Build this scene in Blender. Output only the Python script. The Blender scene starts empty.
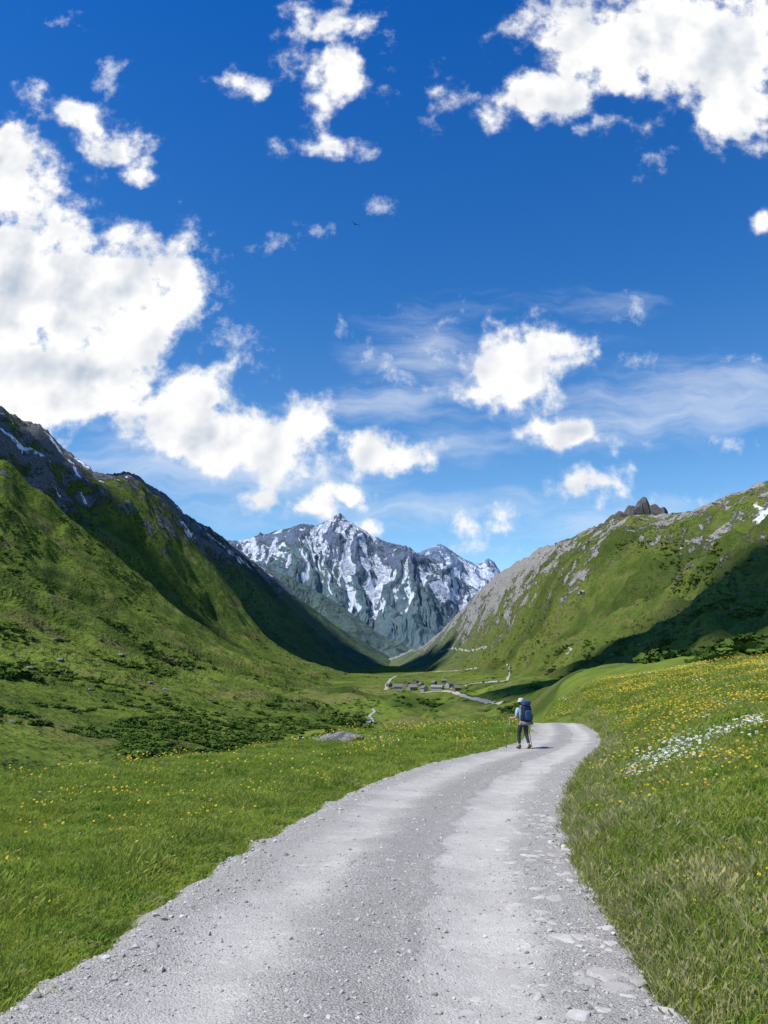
import bpy, math, random, bmesh
import numpy as np
from mathutils import Vector, Matrix, Euler
from mathutils.bvhtree import BVHTree
random.seed(7); rng=np.random.default_rng(7)
sc=bpy.context.scene
COL=sc.collection
PITCH=math.atan(153/768); CP,SP=math.cos(PITCH),math.sin(PITCH)
EYE=1.6
def pdir(x,y):
    F=768*CP-(512-y)*SP; Z=768*SP+(512-y)*CP
    return (x-384)/F, Z/F, F
def pw(x,y,d):
    u,w,F=pdir(x,y); return (u*d,d,EYE+w*d)

# ---------------------------------------------------------------- noise
_perm=rng.permutation(256); _perm=np.concatenate([_perm,_perm,_perm])
_ga=rng.random(256)*2*np.pi; _gx=np.cos(_ga); _gy=np.sin(_ga)
def perlin(x,y):
    xi=np.floor(x).astype(int); yi=np.floor(y).astype(int)
    xf=x-xi; yf=y-yi; xi&=255; yi&=255
    u=xf**3*(xf*(xf*6-15)+10); v=yf**3*(yf*(yf*6-15)+10)
    def g(ix,iy,dx,dy):
        h=_perm[_perm[ix]+iy]; return _gx[h]*dx+_gy[h]*dy
    a=g(xi,yi,xf,yf); b=g(xi+1,yi,xf-1,yf); c=g(xi,yi+1,xf,yf-1); d=g(xi+1,yi+1,xf-1,yf-1)
    return (a*(1-u)+b*u)*(1-v)+(c*(1-u)+d*u)*v
def fbm(x,y,o=5,g=.5):
    s=0;a=1;f=1
    for i in range(o):
        s=s+a*perlin(x*f+i*17.3,y*f+i*9.1); a*=g; f*=2.03
    return s
def ridged(x,y,o=5,g=.5):
    s=0;a=1;f=1;t=0
    for i in range(o):
        s=s+a*(1-np.abs(perlin(x*f+i*31.7,y*f+i*5.3))*2); t+=a; a*=g; f*=2.07
    return s/t
def sstep(a,b,x):
    t=np.clip((x-a)/(b-a),0,1); return t*t*(3-2*t)

# ---------------------------------------------------------------- node helper
class G:
    def __init__(s,nt,dim='3D'): s.nt=nt; nt.nodes.clear(); s.dim=dim
    def n(s,t,props=None,**ins):
        nd=s.nt.nodes.new(t)
        for k,v in (props or {}).items(): setattr(nd,k,v)
        for k,v in ins.items():
            key=int(k[1:]) if k[0]=='i' and k[1:].isdigit() else k.replace('_',' ')
            sk=nd.inputs[key]
            if isinstance(v,bpy.types.NodeSocket): s.nt.links.new(v,sk)
            elif v is not None: sk.default_value=v
        return nd
    def m(s,op,a,b=None,c=None,clamp=False):
        nd=s.nt.nodes.new('ShaderNodeMath'); nd.operation=op; nd.use_clamp=clamp
        for i,v in enumerate((a,b,c)):
            if v is None: continue
            if isinstance(v,bpy.types.NodeSocket): s.nt.links.new(v,nd.inputs[i])
            else: nd.inputs[i].default_value=v
        return nd.outputs[0]
    def vm(s,op,a,b=None,out=0):
        nd=s.nt.nodes.new('ShaderNodeVectorMath'); nd.operation=op
        for i,v in enumerate((a,b)):
            if v is None: continue
            if isinstance(v,bpy.types.NodeSocket): s.nt.links.new(v,nd.inputs[i])
            else: nd.inputs[i].default_value=v
        return nd.outputs['Value' if op in('LENGTH','DOT_PRODUCT','DISTANCE') else 0]
    def mr(s,v,a,b,c=0.,d=1.,smooth=True):
        nd=s.nt.nodes.new('ShaderNodeMapRange'); nd.interpolation_type='SMOOTHSTEP' if smooth else 'LINEAR'
        s.nt.links.new(v,nd.inputs[0])
        for i,q in enumerate((a,b,c,d)): nd.inputs[i+1].default_value=q
        return nd.outputs[0]
    def mix(s,f,a,b,blend='MIX'):
        nd=s.nt.nodes.new('ShaderNodeMix'); nd.data_type='RGBA'; nd.blend_type=blend
        for i,v in ((0,f),(6,a),(7,b)):
            if isinstance(v,bpy.types.NodeSocket): s.nt.links.new(v,nd.inputs[i])
            elif i==0: nd.inputs[0].default_value=v
            else: nd.inputs[i].default_value=(*v[:3],1)
        return nd.outputs[2]
    def noise(s,vec,scale,detail=4.,rough=.5,dist=0.,col=False):
        nd=s.n('ShaderNodeTexNoise',{'noise_dimensions':s.dim},Vector=vec,Scale=scale,Detail=detail,Roughness=rough,Distortion=dist)
        return nd.outputs[1] if col else nd.outputs[0]
    def attr(s,name):
        return s.n('ShaderNodeAttribute',{'attribute_name':name}).outputs['Fac']
    def bump(s,h,strength,dist):
        return s.n('ShaderNodeBump',Strength=strength,Distance=dist,Height=h).outputs[0]
def newmat(name):
    m=bpy.data.materials.new(name); m.use_nodes=True; return m,G(m.node_tree)
def finish(g,col,rough=.9,normal=None,spec=.2,diffuse=False):
    if diffuse:
        b=g.n('ShaderNodeBsdfDiffuse',Color=col)
    else:
        b=g.n('ShaderNodeBsdfPrincipled')
        if isinstance(col,bpy.types.NodeSocket): g.nt.links.new(col,b.inputs['Base Color'])
        else: b.inputs['Base Color'].default_value=(*col,1)
        b.inputs['Roughness'].default_value=rough; b.inputs['Specular IOR Level'].default_value=spec
    if normal is not None: g.nt.links.new(normal,b.inputs['Normal'])
    o=g.n('ShaderNodeOutputMaterial'); g.nt.links.new(b.outputs[0],o.inputs[0])
def plain(name,col,rough=.8,var=.25,scale=20.,spec=.3):
    m,g=newmat(name); p=g.n('ShaderNodeTexCoord').outputs['Object']
    f=g.noise(p,scale,4.)
    c=g.mix(f,[c*(1-var) for c in col],[min(1,c*(1+var)) for c in col])
    finish(g,c,rough,g.bump(f,.3,.01),spec); return m

# ---------------------------------------------------------------- mesh helpers
def mkmesh(name,v,f,mat=None,smooth=True,attrs=None,link=True,uv=None):
    me=bpy.data.meshes.new(name)
    v=np.asarray(v,dtype=np.float32); f=np.asarray(f)
    n=f.shape[1]; me.vertices.add(len(v)); me.vertices.foreach_set('co',v.ravel())
    me.loops.add(f.size); me.loops.foreach_set('vertex_index',f.ravel().astype(np.int32))
    me.polygons.add(len(f)); me.polygons.foreach_set('loop_start',np.arange(0,f.size,n,dtype=np.int32))
    me.polygons.foreach_set('loop_total',np.full(len(f),n,dtype=np.int32))
    me.update(calc_edges=True)
    if smooth: me.polygons.foreach_set('use_smooth',np.ones(len(me.polygons),dtype=bool))
    for k,a in (attrs or {}).items():
        at=me.attributes.new(k,'FLOAT','POINT'); at.data.foreach_set('value',np.asarray(a,dtype=np.float32).ravel())
    if uv is not None:
        l=me.uv_layers.new(name='UVMap'); l.data.foreach_set('uv',np.asarray(uv,dtype=np.float32)[f.ravel()].ravel())
    if mat: me.materials.append(mat)
    o=bpy.data.objects.new(name,me)
    if link: COL.objects.link(o)
    return o
def gridfaces(R,C):
    i=np.arange(R-1)[:,None]*C+np.arange(C-1)[None,:]; i=i.ravel()
    return np.stack([i,i+1,i+C+1,i+C],1)
BV=[]
def addbvh(o,f):
    me=o.data; n=len(me.vertices); c=np.empty(n*3,dtype=np.float32); me.vertices.foreach_get('co',c)
    BV.append(BVHTree.FromPolygons([tuple(p) for p in c.reshape(-1,3).tolist()],f.tolist()))
def hitpx(x,y):
    u,w,F=pdir(x,y); d=Vector((u,1,w)).normalized(); best=None
    for b in BV:
        h=b.ray_cast(Vector((0,0,EYE)),d)
        if h[0] is not None and (best is None or h[3]<best[1]): best=(h[0],h[3])
    return best[0] if best else None
def topz(x,y):
    z=None
    for b in BV:
        h=b.ray_cast(Vector((x,y,5000)),Vector((0,0,-1)))
        if h[0] is not None and (z is None or h[0].z>z): z=h[0].z
    return z

# ---------------------------------------------------------------- road geometry
_ry=[-60,0,27,36,45,52,60,80,120,200,400,900,1500,3000,9000]
_rz=[2.6,0,-1.40,-1.58,-1.75,-2.15,-2.9,-6,-12,-20,-26,-27,-22,0,0]
def zr(y):
    y=np.asarray(y,dtype=float)
    return (np.interp(y-1.5,_ry,_rz)+np.interp(y,_ry,_rz)+np.interp(y+1.5,_ry,_rz))/3
def unproj(x,y):
    u,w,F=pdir(x,y); d=2.
    while d<90 and EYE+w*d>float(zr(d)): d+=.01
    return u*d,d
pairs=[(1024,-8,690),(980,60,655),(940,118,625),(900,172,600),(870,215,582),(840,262,571),(810,318,567),(790,358,572),(775,395,581),(765,425,589),(757,462,597),(750,495,603),(744,513,606),(738,525,604),(732,531,598),(726,531,586),(722,528,574)]
ed=[(-60,-5.6,-2.2),(-20,-3.6,-.1),(-4,-2.5,.95)]
for yy,a,b in pairs:
    xa,d=unproj(a,yy); xb,_=unproj(b,yy); ed.append((d,xa,xb))
ed+=[(50,8.4,11.4),(56,7.0,10.5),(64,4.4,8.4),(75,-1,3.5),(85,-8,-3)]
ed=np.array(ed)
def smooth_interp(q,xs,ys,k):
    s=0
    for o in (-1,-.5,0,.5,1): s=s+np.interp(q+o*k,xs,ys)
    return s/5
def xl(y): return smooth_interp(y,ed[:,0],ed[:,1],np.clip(np.abs(np.asarray(y))*.05,.2,2.))
def xr(y): return smooth_interp(y,ed[:,0],ed[:,2],np.clip(np.abs(np.asarray(y))*.05,.2,2.))
def xbank(y):
    y=np.asarray(y,dtype=float)
    far=np.interp(y,[45,60,100,200,500,1000,3000],[11.3,12,16,38,62,70,150])
    return np.where(y<46,xr(y),far)
def rmask(x,y,e=0.):
    m=np.minimum(x-xl(y),xr(y)-x)
    return np.where((y>-59)&(y<84),m,-99.)
def H(x,y):
    x=np.asarray(x,dtype=float); y=np.asarray(y,dtype=float); r=np.hypot(x,y)
    az=np.degrees(np.arctan2(x,y))
    base=zr(y)
    floor=np.interp(y,[-300,100,200,400,900,1500,3000],[-13,-15.5,-19.5,-26,-27,-20,10])
    cr=np.interp(az,[-180,-90,-27,-10,0,8,12,20],[30,20,19,27,39,46,60,400])
    ov=np.maximum(0,r-cr)
    left=base-.28*ov*ov/(ov+6)
    k=1.5; left=floor+np.logaddexp(0,(left-floor)/k)*k
    t=x-xbank(y)
    rb=np.interp(y,[-60,0,27,60,100,200,400,1000,3000],[2.6,0,-1.4,-1.8,-2.5,-4,-16,-20,5])
    rise=.20*sstep(0,.6,t)+5.2*(1-np.exp(-np.maximum(0,t-.2)*.33/5.0*1.15))
    right=rb+rise
    w=np.where(y<46,(t>0).astype(float),sstep(-.05,.08,t/np.maximum(r,1)))
    z=left*(1-w)+right*w
    m=rmask(x,y); off=sstep(0,.9,-m)
    z=z+off*(.03+.14*fbm(x/2.3,y/2.3,3)+.06*fbm(x/.6,y/.6,2))
    z=z+sstep(25,90,r)*(fbm(x/45,y/45,4)*2.0)+sstep(15,40,r)*off*.40*fbm(x/9,y/9,3)
    mound=sstep(60,95,r)*(1-sstep(600,1000,r))*(1-w)
    z=z+mound*(np.abs(fbm(x/38+3,y/38+1,3))*9.-2.)
    z=z+sstep(130,350,r)*((1-sstep(800,1300,r))*fbm(x/110+5,y/110,4)*10.)
    z=z-.09*sstep(-.25,.25,m)*(m>-1)
    return z

# ---------------------------------------------------------------- terrain material
def terrain_mat(name,near=False,light=(.165,.215,.038),dark=(.065,.10,.022),shrub=(.022,.045,.014),dry=(.19,.165,.065),rock=(.20,.195,.185),S=1.,haze_tint=0.,haze_col=(.12,.2,.38)):
    m,g=newmat(name)
    p=g.n('ShaderNodeNewGeometry').outputs['Position']
    n1=g.noise(p,.008/S,5.,.6,.4); n2=g.noise(p,.05/S,5.,.62); n3=g.noise(p,.4/S,4.,.65)
    c=g.mix(g.mr(n1,.38,.62),dark,light)
    c=g.mix(g.m('MULTIPLY',g.mr(n2,.42,.62),.6),c,light)
    c=g.mix(g.m('MULTIPLY',g.mr(g.noise(p,.022/S,4.,.6),.50,.66),.7),c,dry)
    sh=g.mr(g.noise(p,.16/S,5.,.72),.52,.59)
    sh=g.m('MULTIPLY',sh,g.mr(n1,.43,.55))
    if not near: c=g.mix(g.m('MULTIPLY',sh,.85),c,shrub)
    else:
        far=g.m('MULTIPLY',sh,g.mr(g.vm('LENGTH',p),90,160)); c=g.mix(g.m('MULTIPLY',far,.85),c,shrub)
    dk=g.attr('dark'); c=g.mix(g.m('MULTIPLY',dk,.85),c,shrub)  # darkens towards scrub colour; on the west slope also carries painted shade
    c=g.mix(g.mr(n3,.3,.7,.32,0.),c,(.03,.055,.012))
    rk=g.attr('rock'); rn=g.noise(p,.035/S,6.,.7,.4)
    rf=g.m('ADD',rk,g.m('MULTIPLY',g.m('SUBTRACT',rn,.5),1.9)); rf=g.mr(rf,.45,.60)
    rcol=g.mix(g.mr(n3,.25,.75),[q*.45 for q in rock],[min(1,q*1.6) for q in rock])
    c=g.mix(rf,c,rcol)
    sn=g.attr('snow'); sf=g.m('ADD',sn,g.m('MULTIPLY',g.m('SUBTRACT',n2,.5),.7)); sf=g.mr(sf,.46,.54)
    c=g.mix(sf,c,(.82,.85,.90))
    c=g.mix(g.attr('depth_haze'),c,haze_col)  # aerial haze painted into the base colour, growing with distance
    if haze_tint>0: c=g.mix(haze_tint,c,haze_col)  # even bluish tint standing in for air haze on the far peaks
    h=g.m('ADD',g.m('MULTIPLY',n3,.5),g.m('MULTIPLY',n2,2.))
    h=g.m('ADD',h,g.m('MULTIPLY',rf,g.m('MULTIPLY',rn,3.)))
    nb=g.bump(h,.85,(.25 if near else 3.5)*S)
    finish(g,c,.95,nb,.05,diffuse=True); return m

GM=terrain_mat('meadow_ground',near=True)
rings=np.concatenate([[.02],np.geomspace(.6,3800,430)])
azf=np.linspace(-34,34,620); azo=np.concatenate([np.linspace(-180,-35,90),azf,np.linspace(35,180,90)])
A,R=np.meshgrid(np.radians(azo),rings)
X=R*np.sin(A); Y=R*np.cos(A); Zg=H(X,Y)
gf=gridfaces(*X.shape)
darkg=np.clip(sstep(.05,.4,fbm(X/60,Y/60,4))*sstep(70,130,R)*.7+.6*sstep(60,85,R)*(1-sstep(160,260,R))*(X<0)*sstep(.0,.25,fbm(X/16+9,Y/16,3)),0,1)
rockg=np.where(R>120,.14,0.)
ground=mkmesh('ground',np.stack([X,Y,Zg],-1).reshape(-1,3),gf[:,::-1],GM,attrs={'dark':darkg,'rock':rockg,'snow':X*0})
ground['kind']='structure'; addbvh(ground,gf)

def cat(P,v):
    n=len(P); i=min(int(v),n-2); t=v-i
    p0=P[max(i-1,0)];p1=P[i];p2=P[i+1];p3=P[min(i+2,n-1)]
    m1=(p2-p0)*.5 if i>0 else (p2-p1); m2=(p3-p1)*.5 if i<n-2 else (p2-p1)
    m1=m1*.6; m2=m2*.6
    return (2*t**3-3*t*t+1)*p1+(t**3-2*t*t+t)*m1+(-2*t**3+3*t*t)*p2+(t**3-t*t)*m2
def loft(layers,xs,rows):
    L=[]
    for lay in layers:
        a=np.array(lay,dtype=float); yy=np.interp(xs,a[:,0],a[:,1]); dd=np.exp(np.interp(xs,a[:,0],np.log(a[:,2])))
        u,w,F=pdir(xs,yy); L.append(np.stack([u*dd,dd,EYE+w*dd],-1))
    out=[];vs=[]
    for k in range(len(L)-1):
        for t in np.linspace(0,1,rows[k],endpoint=(k==len(L)-2)):
            out.append(cat(L,k+t)); vs.append(k+t)
    return np.array(out),np.array(vs)

# ---- west mountainside
xs=np.linspace(-700,402,1000)
LA=[[(-700,760,60),(-300,800,85),(0,779,112),(150,762,150),(250,756,195),(330,748,240),(372,740,300),(396,726,420),(402,716,600)],
    [(-700,600,170),(-300,650,230),(0,676,240),(60,682,270),(120,688,300),(200,698,340),(260,706,360),(310,714,370),(345,722,370),(372,732,390),(396,716,600),(402,706,1000)],
    [(-700,450,400),(-300,550,480),(0,624,450),(100,648,540),(200,672,660),(280,690,740),(340,706,780),(372,716,800),(396,704,1100),(402,690,1800)],
    [(-700,300,700),(-300,480,800),(0,556,850),(100,590,980),(200,626,1250),(300,658,1700),(350,668,2000),(385,670,2200),(402,670,2500)],
    [(-700,150,1100),(-300,330,1200),(-60,395,1280),(0,413,1330),(10,420,1340),(25,428,1400),(38,430,1420),(48,440,1430),(62,456,1480),(80,468,1560),(92,478,1600),(110,478,1700),(128,476,1760),(140,482,1820),(152,492,1880),(166,500,1950),(182,518,2050),(196,526,2180),(212,534,2250),(228,545,2320),(250,562,2450),(275,580,2600),(300,601,2700),(330,622,2900),(360,640,3000),(388,656,3100),(402,668,3200)],
    [(-700,260,1700),(-300,430,1900),(0,520,2100),(200,600,3100),(300,640,3600),(402,680,4000)]]
P,vs=loft(LA,xs,[50,80,130,220,20])
V=vs[:,None]+0*P[:,:,0]; Xx,Yy,Zz=P[...,0],P[...,1],P[...,2]
wr=sstep(.9,2.6,V)*(1-.95*sstep(3.40,4.0,V))
hh=np.maximum(Zz+25,0)
wx=Xx+fbm(Xx/300,Yy/300,3)*70; wy=Yy+fbm(Xx/260+7,Yy/260,4)*130
a_=wx*.95+wy*.31; b_=-wx*.45+wy*.89
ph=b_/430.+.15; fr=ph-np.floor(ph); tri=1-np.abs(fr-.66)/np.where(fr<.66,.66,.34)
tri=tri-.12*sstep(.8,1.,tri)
rid2=ridged(a_/420,b_/110+7,4,.5)
wedge=1-sstep(360,400,(Xx/np.maximum(Yy,1))*745+384)
disp=(tri-.5)*np.minimum(hh*.58,170)+(rid2-.6)*np.minimum(hh*.24,42)+fbm(Xx/30,Yy/30,3)*np.minimum(hh*.05,5)
jag=(ridged(Xx/55+4,Yy/55,4)-.6)*26*sstep(200,330,Zz)+fbm(Xx/18,Yy/18,3)*4*sstep(200,330,Zz)
fold=(ridged(a_/240+2,b_/95+3,4,.5)-.62)*22+fbm(Xx/60,Yy/60,3)*5
Zz=Zz+disp*wr+jag*sstep(3.3,3.9,V)+fold*sstep(.5,1.3,V)*(1-sstep(2.4,3.3,V))*wedge
u_=(Xx/np.maximum(Yy,1))
hf=sstep(3.05,3.80,V)*sstep(120,300,Zz)
rock=.13+.52*hf*(1+.5*fbm(Xx/120,Yy/120,3))+.16*sstep(.6,.85,rid2)*sstep(60,250,Zz)
stk=sstep(.05,.30,fbm(a_/70+2,b_/26,4))
snow=.02+.48*stk*sstep(3.30,3.60,V)*sstep(170,260,Zz)+.12*sstep(3.5,3.9,V)*sstep(170,260,Zz)-.12*sstep(-.45,-.62,u_)
dark=sstep(-.05,.35,fbm(a_/300+7,b_/110,5))*.55*sstep(10,60,Zz)+.30*sstep(100,350,Zz)+.45*sstep(1500,2300,Yy)+.45*sstep(.45,.15,tri)*sstep(60,160,Zz)*wr  # scrub patches plus shade painted on distant slopes and between spurs
depth_haze=.28*sstep(1200,3000,Yy)  # strength of the painted haze by distance
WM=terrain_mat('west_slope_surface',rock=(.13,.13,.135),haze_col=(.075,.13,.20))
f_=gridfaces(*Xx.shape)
west=mkmesh('mountain',np.stack([Xx,Yy,Zz],-1).reshape(-1,3),f_[:,::-1],WM,attrs={'dark':np.clip(dark,0,1),'rock':rock,'snow':snow,'depth_haze':depth_haze})
west['kind']='structure'; addbvh(west,f_)

# ---- east hillside
xs=np.linspace(376,1900,1060)
LB=[[(376,690,1900),(425,690,1500),(440,688,1200),(480,690,900),(520,694,560),(560,696,330),(650,698,200),(768,690,140),(1000,680,110),(1900,640,70)],
    [(376,678,2300),(425,672,1900),(440,669,1700),(480,673,1250),(520,676,850),(560,679,600),(620,674,420),(700,660,320),(768,650,280),(1000,600,230),(1900,500,140)],
    [(376,670,2600),(425,660,2250),(440,656,2050),(480,650,1600),(520,643,1250),(560,636,1000),(620,626,800),(700,608,640),(768,592,560),(1000,500,450),(1900,380,300)],
    [(376,667,2800),(400,656,2700),(425,646,2600),(440,634,2500),(452,621,2400),(470,603,2250),(485,588,2100),(500,576,1950),(510,571,1880),(525,560,1750),(540,551,1650),(560,544,1540),(575,540,1460),(590,532,1400),(605,527,1340),(612,521,1320),(622,522,1290),(630,518,1270),(638,519,1260),(652,519,1240),(668,521,1220),(680,520,1180),(700,513,1100),(712,507,1080),(720,504,1060),(740,497,1030),(768,485,980),(850,455,850),(1000,380,760),(1900,150,500)],
    [(376,690,3600),(425,690,3200),(600,600,2400),(768,560,1900),(1000,480,1500),(1900,300,1000)]]
P,vs=loft(LB,xs,[60,110,200,20]); V=vs[:,None]+0*P[:,:,0]; Xx,Yy,Zz=P[...,0],P[...,1],P[...,2]
hh=np.maximum(Zz+25,0); wr=sstep(.3,1.6,V)*(1-.9*sstep(2.45,3.0,V))
wx=Xx+fbm(Xx/200,Yy/200,3)*50
a_=wx*.9-Yy*.42; b_=wx*.42+Yy*.9
rid=ridged(a_/520+13,b_/190+4,5,.52); rid2=ridged(a_/130+5,b_/70+2,5,.55)
wfar=1-.5*sstep(1900,2400,Yy)
knoll=np.abs(fbm(Xx/70+3,Yy/70,4))*26-6
Zz=Zz+((rid-.60)*np.minimum(hh*.55,95)+(rid2-.6)*np.minimum(hh*.28,32)+fbm(Xx/20,Yy/20,3)*np.minimum(hh*.05,4))*wr*wfar+(fbm(Xx/45,Yy/45+9,4)*12+(ridged(Xx/30,Yy/30,3)-.6)*9)*sstep(2.4,3,V)+knoll*sstep(.8,1.4,V)*(1-sstep(2.1,2.7,V))*(1-sstep(1400,2000,Yy))
rock=.14+.32*sstep(2.3,2.85,V)+.22*sstep(.60,.80,rid2)*sstep(1.2,2.,V)+.30*sstep(1250,1600,Yy)*sstep(1.9,2.4,V)*(1-.6*sstep(2000,2400,Yy))+.25*fbm(Xx/110,Yy/110,3)*sstep(1.5,2.5,V)
dark=sstep(.0,.35,fbm(a_/200+3,b_/90,5))*.6*sstep(.8,1.4,V)*(1-sstep(2.5,3,V))
un=Xx/np.maximum(Yy,1)
snow=.0+.56*sstep(.468,.50,un)*sstep(2.50,2.56,V)*(1-sstep(2.66,2.74,V))
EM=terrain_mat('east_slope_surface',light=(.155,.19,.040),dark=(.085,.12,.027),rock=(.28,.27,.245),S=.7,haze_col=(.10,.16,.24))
f_=gridfaces(*Xx.shape)
east=mkmesh('hillside',np.stack([Xx,Yy,Zz],-1).reshape(-1,3),f_[:,::-1],EM,attrs={'dark':np.clip(dark,0,1),'rock':rock,'snow':snow,'depth_haze':.22*sstep(1200,2600,Yy)})
east['kind']='structure'; addbvh(east,f_)

# ---- far peaks
def far_peak(name,ridge,base_y,d0,d1,d2,xr_,seed,mat,snowbias,amp,cols=800,rough=1.,snowamt=1.,rockamt=1.):
    xs=np.linspace(xr_[0],xr_[1],cols)
    L=[[(a,base_y,d0) for a in xr_],
       [(x,base_y-(base_y-y)*.42,d0+(d1-d0)*.45) for x,y in ridge],
       [(x,y,d1) for x,y in ridge],[(x,base_y-(base_y-y)*.3,d2) for x,y in ridge]]
    P,vs=loft(L,xs,[130,230,25]); V=vs[:,None]+0*P[:,:,0]; X,Y,Z=P[...,0],P[...,1],P[...,2]
    wr=sstep(0,.7,V)*(1-.94*sstep(1.6,2.,V))
    k=d1/5500.
    wx=X+fbm(X/420/k+seed,Y/420/k,4)*170*k+(Y-d1)*.40*np.sin(X/(700*k)+seed)
    r1=ridged(wx/(700*k)+seed,Y/(1500*k)+seed,5,.48); r2=ridged(wx/(240*k)+seed*2,Y/(680*k),5,.5); r3=ridged(wx/(95*k)+seed*3,Y/(480*k)+2,4,.6)
    Z=Z+((r1-.6)*amp*1.7+(r2-.6)*amp*.62)*wr+(r3-.6)*amp*.15*sstep(0,.5,V)+fbm(X/(60*k),Y/(60*k)+seed,4)*12*k*rough*sstep(1.3,2.,V)
    hn=V/2.
    fn=fbm(X/(45*k),Y/(120*k)+3,4)
    snow=snowbias+snowamt*(.36*sstep(.78,.50,r2)*sstep(.34,.62,hn)+.30*sstep(.72,.48,r3)*sstep(.40,.72,hn)+.14*sstep(.62,1.,hn)+.26*fn*sstep(.3,.6,hn))
    rock=.06+rockamt*(.46*sstep(.48,.85,hn)+.22*sstep(.6,.8,r2)*sstep(.35,.65,hn))
    dark=.2*sstep(.5,.1,hn)+.2*sstep(.5,.3,r1)
    f=gridfaces(*X.shape)
    o=mkmesh(name,np.stack([X,Y,Z],-1).reshape(-1,3),f[:,::-1],mat,attrs={'dark':np.clip(dark+0*X,0,1),'rock':rock,'snow':snow})
    o['kind']='structure'; return o
FM=terrain_mat('peak_surface',light=(.14,.17,.065),dark=(.08,.11,.045),shrub=(.045,.075,.04),dry=(.16,.13,.075),rock=(.13,.13,.14),S=2.5,haze_tint=.33,haze_col=(.11,.215,.42))
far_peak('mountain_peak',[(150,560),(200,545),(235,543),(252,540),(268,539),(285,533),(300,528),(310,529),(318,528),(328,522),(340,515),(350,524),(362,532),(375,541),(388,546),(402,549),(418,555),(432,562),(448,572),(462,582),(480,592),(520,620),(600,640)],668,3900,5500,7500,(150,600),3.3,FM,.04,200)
FM3=terrain_mat('green_ridge_surface',light=(.12,.145,.05),dark=(.065,.09,.035),shrub=(.035,.055,.03),dry=(.14,.12,.065),rock=(.12,.12,.12),S=1.5,haze_tint=.30,haze_col=(.09,.18,.30))
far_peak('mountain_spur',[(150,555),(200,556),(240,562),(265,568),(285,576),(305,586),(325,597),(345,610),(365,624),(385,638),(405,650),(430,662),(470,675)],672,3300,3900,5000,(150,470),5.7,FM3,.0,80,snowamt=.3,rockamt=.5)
FM2=terrain_mat('distant_peak_surface',light=(.09,.12,.05),dark=(.06,.08,.05),shrub=(.05,.07,.06),rock=(.13,.15,.18),S=3.,haze_tint=.40,haze_col=(.17,.30,.52))
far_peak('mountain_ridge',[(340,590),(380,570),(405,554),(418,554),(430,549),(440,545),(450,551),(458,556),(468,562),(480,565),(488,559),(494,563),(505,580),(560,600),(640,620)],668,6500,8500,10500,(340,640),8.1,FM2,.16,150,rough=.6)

# ---------------------------------------------------------------- road
rm,g=newmat('gravel_road')
uvn=g.n('ShaderNodeUVMap').outputs[0]; sx=g.n('ShaderNodeSeparateXYZ',Vector=uvn)
p=g.n('ShaderNodeNewGeometry').outputs['Position']
big=g.noise(p,.9,4.,.6); mid=g.noise(p,7.,4.,.65); fine=g.noise(p,70.,3.,.7)
v1=g.n('ShaderNodeTexVoronoi',Vector=p,Scale=60.); v2=g.n('ShaderNodeTexVoronoi',Vector=p,Scale=130.)
v3=g.n('ShaderNodeTexVoronoi',Vector=p,Scale=19.)
s1=g.n('ShaderNodeSeparateColor',Color=v1.outputs[1]).outputs[0]; s2=g.n('ShaderNodeSeparateColor',Color=v2.outputs[1]).outputs[1]
s3=g.n('ShaderNodeSeparateColor',Color=v3.outputs[1]).outputs[2]
uw=g.m('ADD',sx.outputs[0],g.m('MULTIPLY',g.m('SUBTRACT',g.noise(p,.6,2.),.5),.10))
def band(c,w,k=.35):
    return g.mr(g.m('ABSOLUTE',g.m('SUBTRACT',uw,c)),w,w*k)
tr=g.m('MAXIMUM',g.m('MULTIPLY',band(.27,.15),.75),band(.70,.15))
tr=g.m('MULTIPLY',tr,g.mr(big,.3,.6,.6,1.))
c=g.mix(s1,(.275,.262,.243),(.55,.528,.487))
c=g.mix(.4,c,g.mix(s2,(.215,.203,.185),(.59,.565,.517)))
c=g.mix(g.m('MULTIPLY',g.mr(s3,.78,.86),g.mr(v3.outputs[0],.5,.3)),c,(.56,.535,.49))
c=g.mix(g.m('MULTIPLY',tr,.66),c,(.60,.572,.52))
c=g.mix(g.m('MULTIPLY',band(.49,.10,.2),.34),c,(.24,.232,.222))
c=g.mix(g.m('MULTIPLY',band(.585,.02,.2),.38),c,(.24,.232,.22))
c=g.mix(g.mr(big,.35,.65,.22,0.),c,(.31,.29,.26))
c=g.mix(g.mr(mid,.35,.7,.20,0.),c,(.26,.245,.215))
edge=g.m('MULTIPLY',g.mr(g.m('ABSOLUTE',g.m('SUBTRACT',sx.outputs[0],.5)),.445,.5),g.mr(mid,.4,.55))
c=g.mix(g.m('MULTIPLY',edge,.75),c,(.17,.17,.07))
h=g.m('ADD',g.m('MULTIPLY',g.m('SUBTRACT',1.,v1.outputs[0]),1.),g.m('MULTIPLY',g.m('SUBTRACT',1.,v2.outputs[0]),.45))
h=g.m('MULTIPLY',h,g.mr(tr,0.,1.,1.,.45)); h=g.m('ADD',h,g.m('MULTIPLY',fine,.3)); h=g.m('ADD',h,g.m('MULTIPLY',mid,1.4))
finish(g,c,.95,g.bump(h,.75,.017),.1,diffuse=True)
ys=np.concatenate([np.linspace(-59,2,120),np.linspace(2.05,30,700),np.linspace(30.1,84,220)])
T=np.linspace(0,1,41)
yy=ys[:,None]+0*T
ragL=.20*fbm(ys/1.1,ys*0+3,4)+.07*perlin(ys/.2,ys*0+1.5); ragR=.18*fbm(ys/.9,ys*0+8,4)+.07*perlin(ys/.2,ys*0+5.5)
a=xl(ys)-.12+ragL; b=xr(ys)+.10+ragR
XX=a[:,None]*(1-T)+b[:,None]*T
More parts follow.
